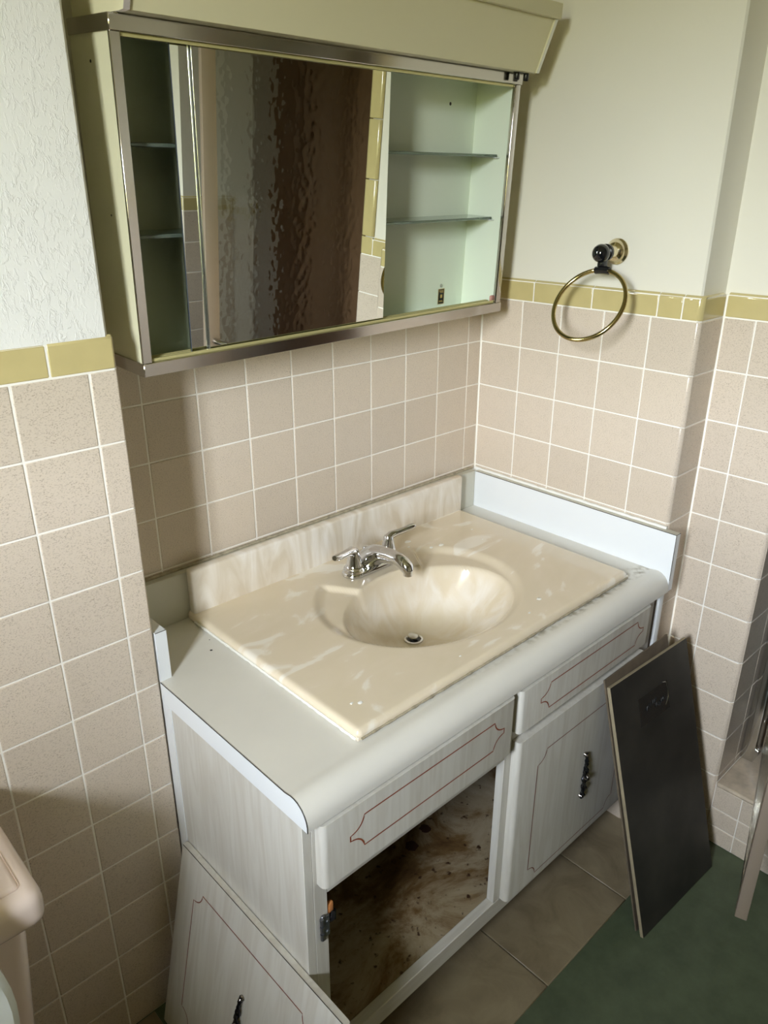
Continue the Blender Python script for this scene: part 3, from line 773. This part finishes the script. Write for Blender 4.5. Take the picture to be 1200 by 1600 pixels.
loop = [i for i in range(nx)] + [j*nx+nx-1 for j in range(1, ny)] + [(ny-1)*nx+i for i in range(nx-2, -1, -1)] + [j*nx for j in range(ny-2, 0, -1)]
b0 = len(vs)
for k in loop: vs.append((vs[k][0], vs[k][1], ZT+.0012))
for k in range(len(loop)):
    k2 = (k+1) % len(loop); fs.append((loop[k2], loop[k], b0+k, b0+k2))
make('basin', vs, fs, M['marble'], sk, True)
box('back_splash', SX0+.004, SX1, -.0450, -.0215, ZS-.006, .8560, M['marble_splash'], sk, .005, 3)
cpts = []; 
for i in range(60): cpts.append((SX0-.0012+.0010*noise.noise((i*.8, 1, 0)), -.05-.478*i/59, ZT+.0042))
tube('caulk', cpts, [.0028+.0013*noise.noise((i*.9, 2, 0)) for i in range(60)], M['caulk'], sk, 6)
cpts = []
for i in range(80): cpts.append((SX0+.005+(SX1-SX0-.01)*i/79, SY0-.0014+.0012*noise.noise((i*.8, 7, 0)), ZT+.0038))
tube('caulk', cpts, [.0021+.0014*noise.noise((i*.9, 9, 0)) for i in range(80)], M['caulk_dirty'], sk, 6)
zd = sink_z(DX, DY)
bm = bmesh.new(); lathe_bm(bm, [(.021, .0), (.0205, .0030), (.0165, .0036), (.0150, .0015), (.0140, -.003), (.0138, -.010)], (DX, DY, zd), (0, 0, 1), 28)
dr = from_bm('drain', bm, M['chrome'], sk)
bm = bmesh.new(); lathe_bm(bm, [(.0145, 0), (.0145, .0006)], (DX, DY, zd+.0012), (0, 0, 1), 24); from_bm('drain_hole', bm, M['black'], dr)
bm = bmesh.new(); lathe_bm(bm, [(.003, .0), (.003, .004), (.0112, .0060), (.0108, .0085), (.004, .0098)], (DX-.001, DY+.0025, zd+.002), (.08, -.12, 1), 24); from_bm('stopper', bm, M['silver'], dr)
# dried soap and plaster drips on the marble
for x, y, r in ((-.345, -.092, .010), (-.325, -.150, .0055), (-.300, -.158, .009), (-.365, -.115, .0045), (-.345, -.471, .0075), (-.840, -.478, .006), (-.852, -.470, .004), (-.405, -.492, .004), (-.62, -.500, .003), (-.180, -.150, .003), (-.205, -.205, .0028)):
    bm = bmesh.new(); n_ = 9; ring = []
    for k in range(n_): 
        rr = r*(.7+.5*random.random()); ring.append((x+rr*math.cos(k*2*PI/n_), y+.7*rr*math.sin(k*2*PI/n_)))
    zz = sink_z(x, y)
    A = [bm.verts.new((p[0], p[1], zz-.0004)) for p in ring]; B = [bm.verts.new((x+(p[0]-x)*.7, y+(p[1]-y)*.7, zz+.0009)) for p in ring]
    for k in range(n_): bm.faces.new([A[k], A[(k+1) % n_], B[(k+1) % n_], B[k]])
    bm.faces.new(B); from_bm('dried_drip', bm, M['caulk'], sk)

# ------------------------------------------------------------------ faucet
FX, FY, FZ = -.4970, -.1300, ZS
fa = thing('faucet', (FX, FY, FZ), 'two-handle chrome centerset faucet on the back of the sink', 'faucet')
bm = bmesh.new()
ov = lambda rx, ry, z, n=40, c=.0510: [(FX+math.copysign(c, math.cos(k*2*PI/n))*(1 if abs(math.cos(k*2*PI/n)) > .02 else 0)+rx*math.cos(k*2*PI/n), FY+ry*math.sin(k*2*PI/n), z) for k in range(n)]
rings = [[bm.verts.new(p) for p in ov(r, r, FZ+h)] for r, h in ((.0265, .0004), (.0270, .003), (.0262, .0075), (.0235, .0105), (.0195, .012))]
for A, B in zip(rings, rings[1:]):
    for k in range(40): bm.faces.new([A[k], A[(k+1) % 40], B[(k+1) % 40], B[k]])
bm.faces.new(rings[-1]); bm.faces.new(rings[0][::-1]); from_bm('base_plate', bm, M['chrome'], fa, True, .9)
# spout: swells out of the plate and arches forward
sp_pts = [(FX, FY+.006, FZ+.0135), (FX, FY+.000, FZ+.024), (FX, FY-.012, FZ+.034), (FX, FY-.034, FZ+.0425), (FX, FY-.060, FZ+.0475), (FX, FY-.084, FZ+.0475), (FX, FY-.101, FZ+.0440), (FX, FY-.1110, FZ+.0380), (FX, FY-.1135, FZ+.0320)]
bm = bmesh.new(); tube_bm(bm, sp_pts, [.0300, .0275, .0235, .0190, .0165, .0155, .0152, .0145, .0125], 20)
for v in bm.verts: v.co.z = max(v.co.z, FZ+.006)
sp_ = from_bm('spout', bm, M['chrome'], fa)
bm = bmesh.new(); lathe_bm(bm, [(.0108, 0), (.0108, .004), (.0098, .005), (.0100, .0125), (.0086, .0130), (.0075, .011)], (FX, FY-.1136, FZ+.0345), (0, -.03, -1), 22); from_bm('aerator', bm, M['chrome'], sp_)
for s in (-1, 1):
    cx = FX+s*.0510
    bm = bmesh.new(); lathe_bm(bm, [(.0245, .010), (.0235, .0145), (.0205, .0165), (.0202, .0190), (.0190, .0200), (.0172, .026), (.0142, .040), (.0118, .050), (.0112, .056), (.009, .0605), (.004, .0625)], (cx, FY, FZ), (0, 0, 1), 26)
    hd = from_bm('handle', bm, M['chrome'], fa)
    ang = .26 if s < 0 else .16
    d = Vector((s*math.cos(ang), -math.sin(ang), 0)); 
    pts = [Vector((cx, FY, FZ+.052))-d*.004, Vector((cx, FY, FZ+.0595))+d*.008, Vector((cx, FY, FZ+.0615))+d*.024, Vector((cx, FY, FZ+.063))+d*.045, Vector((cx, FY, FZ+.066))+d*.062, Vector((cx, FY, FZ+.0675))+d*.072]
    bm = bmesh.new(); tube_bm(bm, pts, [.0098, .0095, .0078, .0074, .0080, .0058], 14); from_bm('lever', bm, M['chrome'], hd)
bm = bmesh.new(); tube_bm(bm, [(FX, FY+.019, FZ+.010), (FX, FY+.019, FZ+.038)], .0028, 10)
lathe_bm(bm, [(.0035, 0), (.0070, .002), (.0075, .005), (.006, .008), (.002, .009)], (FX, FY+.019, FZ+.036), (0, 0, 1), 18); from_bm('lift_rod', bm, M['chrome'], fa)

# ------------------------------------------------------------------ towel ring
TY, TZ = -.3525, .1233+ZF
tr = thing('towel_ring', (0, TY, TZ), 'antique brass towel ring with black ball mount on the right wall', 'towel ring')
bm = bmesh.new(); lathe_bm(bm, [(.0260, -.010), (.0265, -.004), (.0240, -.001), (.0215, .002), (.0205, .006), (.0175, .009), (.0125, .012), (.0105, .020), (.0105, .036)], (0, TY, TZ), (-1, 0, 0), 30); from_bm('rosette', bm, M['brass_lt'], tr)
bm = bmesh.new(); lathe_bm(bm, [(.0120, .030), (.0165, .033), (.0168, .040), (.0120, .044)], (0, TY, TZ), (-1, 0, 0), 26); from_bm('collar', bm, M['black'], tr)
bm = bmesh.new(); bmesh.ops.create_uvsphere(bm, u_segments=24, v_segments=16, radius=.0185, matrix=Matrix.Translation((-.0560, TY, TZ-.001))); from_bm('ball', bm, M['blackball'], tr)
ud = Vector((0, 1, 0)); vd = Vector((.545, 0, .838)).normalized(); Rr = .0786; rc_ = Vector((-.0995, -.3625, .0240+ZF))
box_ = bmesh.new(); box_bm(box_, -.056, -.040, TY-.009, TY+.007, TZ-.033, TZ-.010, .002, 2); br_ = from_bm('bracket', box_, M['black'], tr)
top = rc_+vd*Rr
bm = bmesh.new(); tube_bm(bm, [top+ud*.018-vd*.0020, top+ud*.006, top-ud*.006, top-ud*.014-vd*.001], [.0075, .0082, .0082, .0075], 8); from_bm('clamp', bm, M['black'], br_)
tube('ring', [rc_+ud*(Rr*math.cos(k*2*PI/56))+vd*(Rr*math.sin(k*2*PI/56)) for k in range(56)], .0046, M['brass'], tr, 12, True)

# ------------------------------------------------------------------ white cabinet door leaning on the vanity's left side
LD3 = Matrix.Rotation(-PI/2, 3, 'Z') @ Matrix.Rotation(-.2130, 3, 'X')      # local x along -y, -y faces -x
wdoor = thing('cabinet_door', Vector((-1.1390, -.2090, .0050)), 'whitewashed pinstriped cabinet door leaning on the vanity side', 'door', mat3=LD3)
DH, DW = .4110, .4680
bm = bmesh.new(); ed = lambda e: abs(e.verts[0].co.z-e.verts[1].co.z) > .02
box_bm(bm, 0, DW, 0, .0125, 0, DH, .0050, 3, ed)
pn = from_bm('panel', bm, M['wood'], wdoor, True, .6)
ribbon('pinstripe', door_stripe(.058, DW-.062, .058, DH-.056), lambda p: (p.x, -.0004, p.y), .0010, M['stripe2'], pn)
pull(pn, lambda p: (.2330+p[0], -p[1], .2000+p[2]), .122)
tube('seam_line', [(.004, .0002, DH), (DW-.004, .0002, DH)], .0006, M['seam'], pn, 5)

# ------------------------------------------------------------------ boards leaning at the right
BD3 = rmat(-.0500, -.2782)
bd = thing('leaning_board', Vector((-.2743, -.7764, .0012)), 'black-faced board with pale edges leaning in front at the vanity right', 'board', mat3=BD3)
BW, BH, BT = .3043, .6005, .0080
bm = bmesh.new(); box_bm(bm, 0, BW, 0, BT, 0, BH, .0006, 1)
o = from_bm('sheet', bm, [M['board_edge'], M['board']], bd, False)
for p in o.data.polygons:
    if p.normal.y < -.9: p.material_index = 1
tp = box('tape_patch', .090, .205, -.0005, 0, .470, .535, M['tape'], bd, 0)
bm = bmesh.new()
for r_, (xa, xb, zz) in enumerate(((.112, .158, .5040), (.150, .190, .4950))):
    x = xa; pts = []
    while x < xb:
        pts.append((x, -.0008, zz+(x-xa)*.12+.0045*math.sin(x*900)+.003*random.uniform(-1, 1))); x += .0012
    tube_bm(bm, pts, .0008, 4)
from_bm('scribble', bm, M['ink'], tp)
tube('tape_crease', [(.186, -.0006, .538), (.199, -.0012, .534), (.204, -.0012, .515), (.203, -.0012, .498), (.196, -.0012, .490), (.190, -.0006, .482)], .0007, M['silver'], tp, 5)
B23 = rmat(.0, -.2603)
b2 = thing('backing_board', Vector((-.2700, -.7570, .0020)), 'grey-brown board tucked behind the black-faced board', 'board', mat3=B23)
bm = bmesh.new(); box_bm(bm, 0, .266, 0, .0038, 0, .612, .0006, 1); from_bm('sheet', bm, M['board_brown'], b2, False)

# ------------------------------------------------------------------ shower door, standing open
zb, zt = -1.060+ZF, .515+ZF
sw = Vector((-.2900, -.9450, 0)); hn = Vector((.2620, -.7750, 0)); dv = hn-sw; DL = dv.length
SD3 = Matrix.Rotation(math.atan2(dv.y, dv.x), 3, 'Z')
sd = thing('shower_door', Vector((sw.x, sw.y, zb)), 'aluminium-framed pebbled glass shower door standing open at the right', 'door', mat3=SD3)
hh = zt-zb
box('stile', 0, .038, -.022, 0, 0, hh, M['alu_worn_reflect'], sd, .0015, 2)
box('stile', DL-.034, DL, -.022, 0, 0, hh, M['alu'], sd, .0015, 2)
box('rail', .038, DL-.034, -.021, -.001, 0, .022, M['alu'], sd, .0015, 2)
box('rail', .038, DL-.034, -.021, -.001, hh-.036, hh, M['alu'], sd, .0015, 2)
box('pane', .034, DL-.030, -.0060, -.0015, .018, hh-.032, M['peb'], sd, 0)
bm = bmesh.new()
tube_bm(bm, [(.022, .001, .798), (.022, .019, .800), (.045, .029, .794), (.062, .023, .783)], [.009, .007, .0065, .006], 10); from_bm('latch', bm, M['chrome'], sd)
sf = thing('shower_frame', (.27, -.752, ZC), 'chrome jamb channel of the shower opening standing on the curb', 'frame')
box('jamb_channel', .2360, .3200, -.768, -.7375, ZC+.0005, 1.84, M['alu'], sf, .0015, 2)
box('hinge_post', .2900, .3150, -.812, -.7690, ZC+.012, 1.84, M['alu'], sf, .002, 2)
bm = bmesh.new(); lathe_bm(bm, [(.006, 0), (.006, .003), (.004, .006)], (.252, -.7685, ZC+.030), (-.3, -1, 0), 12); from_bm('screw_cap', bm, M['chrome'], sf)
box('sill_channel', .2380, .2800, -1.62, -.8225, ZC+.0005, ZC+.008, M['alu'], sf, .001)

# ------------------------------------------------------------------ toilet at the left edge
tl = thing('toilet', (-1.575, -.45, 0), 'pinkish porcelain toilet tank with thick lid against the left wall', 'toilet')
TXR, TXL = -1.366, -1.784
def taper_box(name, x0, x1, y0, y1, z0, z1, inset, mat, par, bev):
    bm = bmesh.new(); box_bm(bm, x0, x1, y0, y1, z0, z1)
    for v in bm.verts:
        if v.co.z < (z0+z1)/2:
            v.co.x += inset if v.co.x < (x0+x1)/2 else -inset
            if v.co.y < (y0+y1)/2: v.co.y += inset*1.2
    bmesh.ops.bevel(bm, geom=bm.edges[:], offset=bev, segments=4, affect='EDGES', profile=.5)
    return from_bm(name, bm, mat, par, True, 1.2)
taper_box('tank', TXL, TXR, -.4250, -.2000, .37, .665, .022, M['porcelain'], tl, .022)
bm = bmesh.new(); box_bm(bm, -1.805, -1.345, -.4440, -.1860, .6600, .7180, .019, 5); lid = from_bm('tank_lid', bm, M['porcelain'], tl, True, 1.2)
bm = bmesh.new(); box_bm(bm, -1.785, -1.366, -.4220, -.2080, .7120, .7215, .0075, 4); from_bm('lid_panel', bm, M['porcelain'], lid, True, 1.2)
# raised seat lid
bm = bmesh.new(); n_ = 48
def seat_ring(k, sc, y): 
    a = k*2*PI/n_; return (-1.575+.162*sc*math.cos(a), y, .625+.215*sc*math.sin(a))
Rg = [[bm.verts.new(seat_ring(k, s, y)) for k in range(n_)] for s, y in ((.94, -.478), (1.0, -.484), (1.0, -.494), (.95, -.502), (.6, -.506))]
for A, B in zip(Rg, Rg[1:]):
    for k in range(n_): bm.faces.new([A[k], A[(k+1) % n_], B[(k+1) % n_], B[k]])
bm.faces.new(Rg[0]); bm.faces.new(Rg[-1]); from_bm('seat_lid', bm, M['seat'], tl)
bm = bmesh.new(); n_ = 32; Rg = []
for z, rx, ry, cy_ in ((.0, .11, .16, -.62), (.05, .10, .15, -.62), (.20, .11, .17, -.63), (.32, .16, .21, -.66), (.385, .178, .225, -.67), (.395, .172, .22, -.67), (.385, .13, .17, -.68), (.25, .08, .10, -.70)):
    Rg.append([bm.verts.new((-1.575+rx*math.cos(k*2*PI/n_), cy_+ry*math.sin(k*2*PI/n_), z)) for k in range(n_)])
for A, B in zip(Rg, Rg[1:]):
    for k in range(n_): bm.faces.new([A[k], A[(k+1) % n_], B[(k+1) % n_], B[k]])
bm.faces.new(Rg[0][::-1]); bm.faces.new(Rg[-1]); from_bm('bowl', bm, M['porcelain'], tl)
box('bowl_shelf', -1.68, -1.47, -.50, -.205, .30, .372, M['porcelain'], tl, .02, 3)
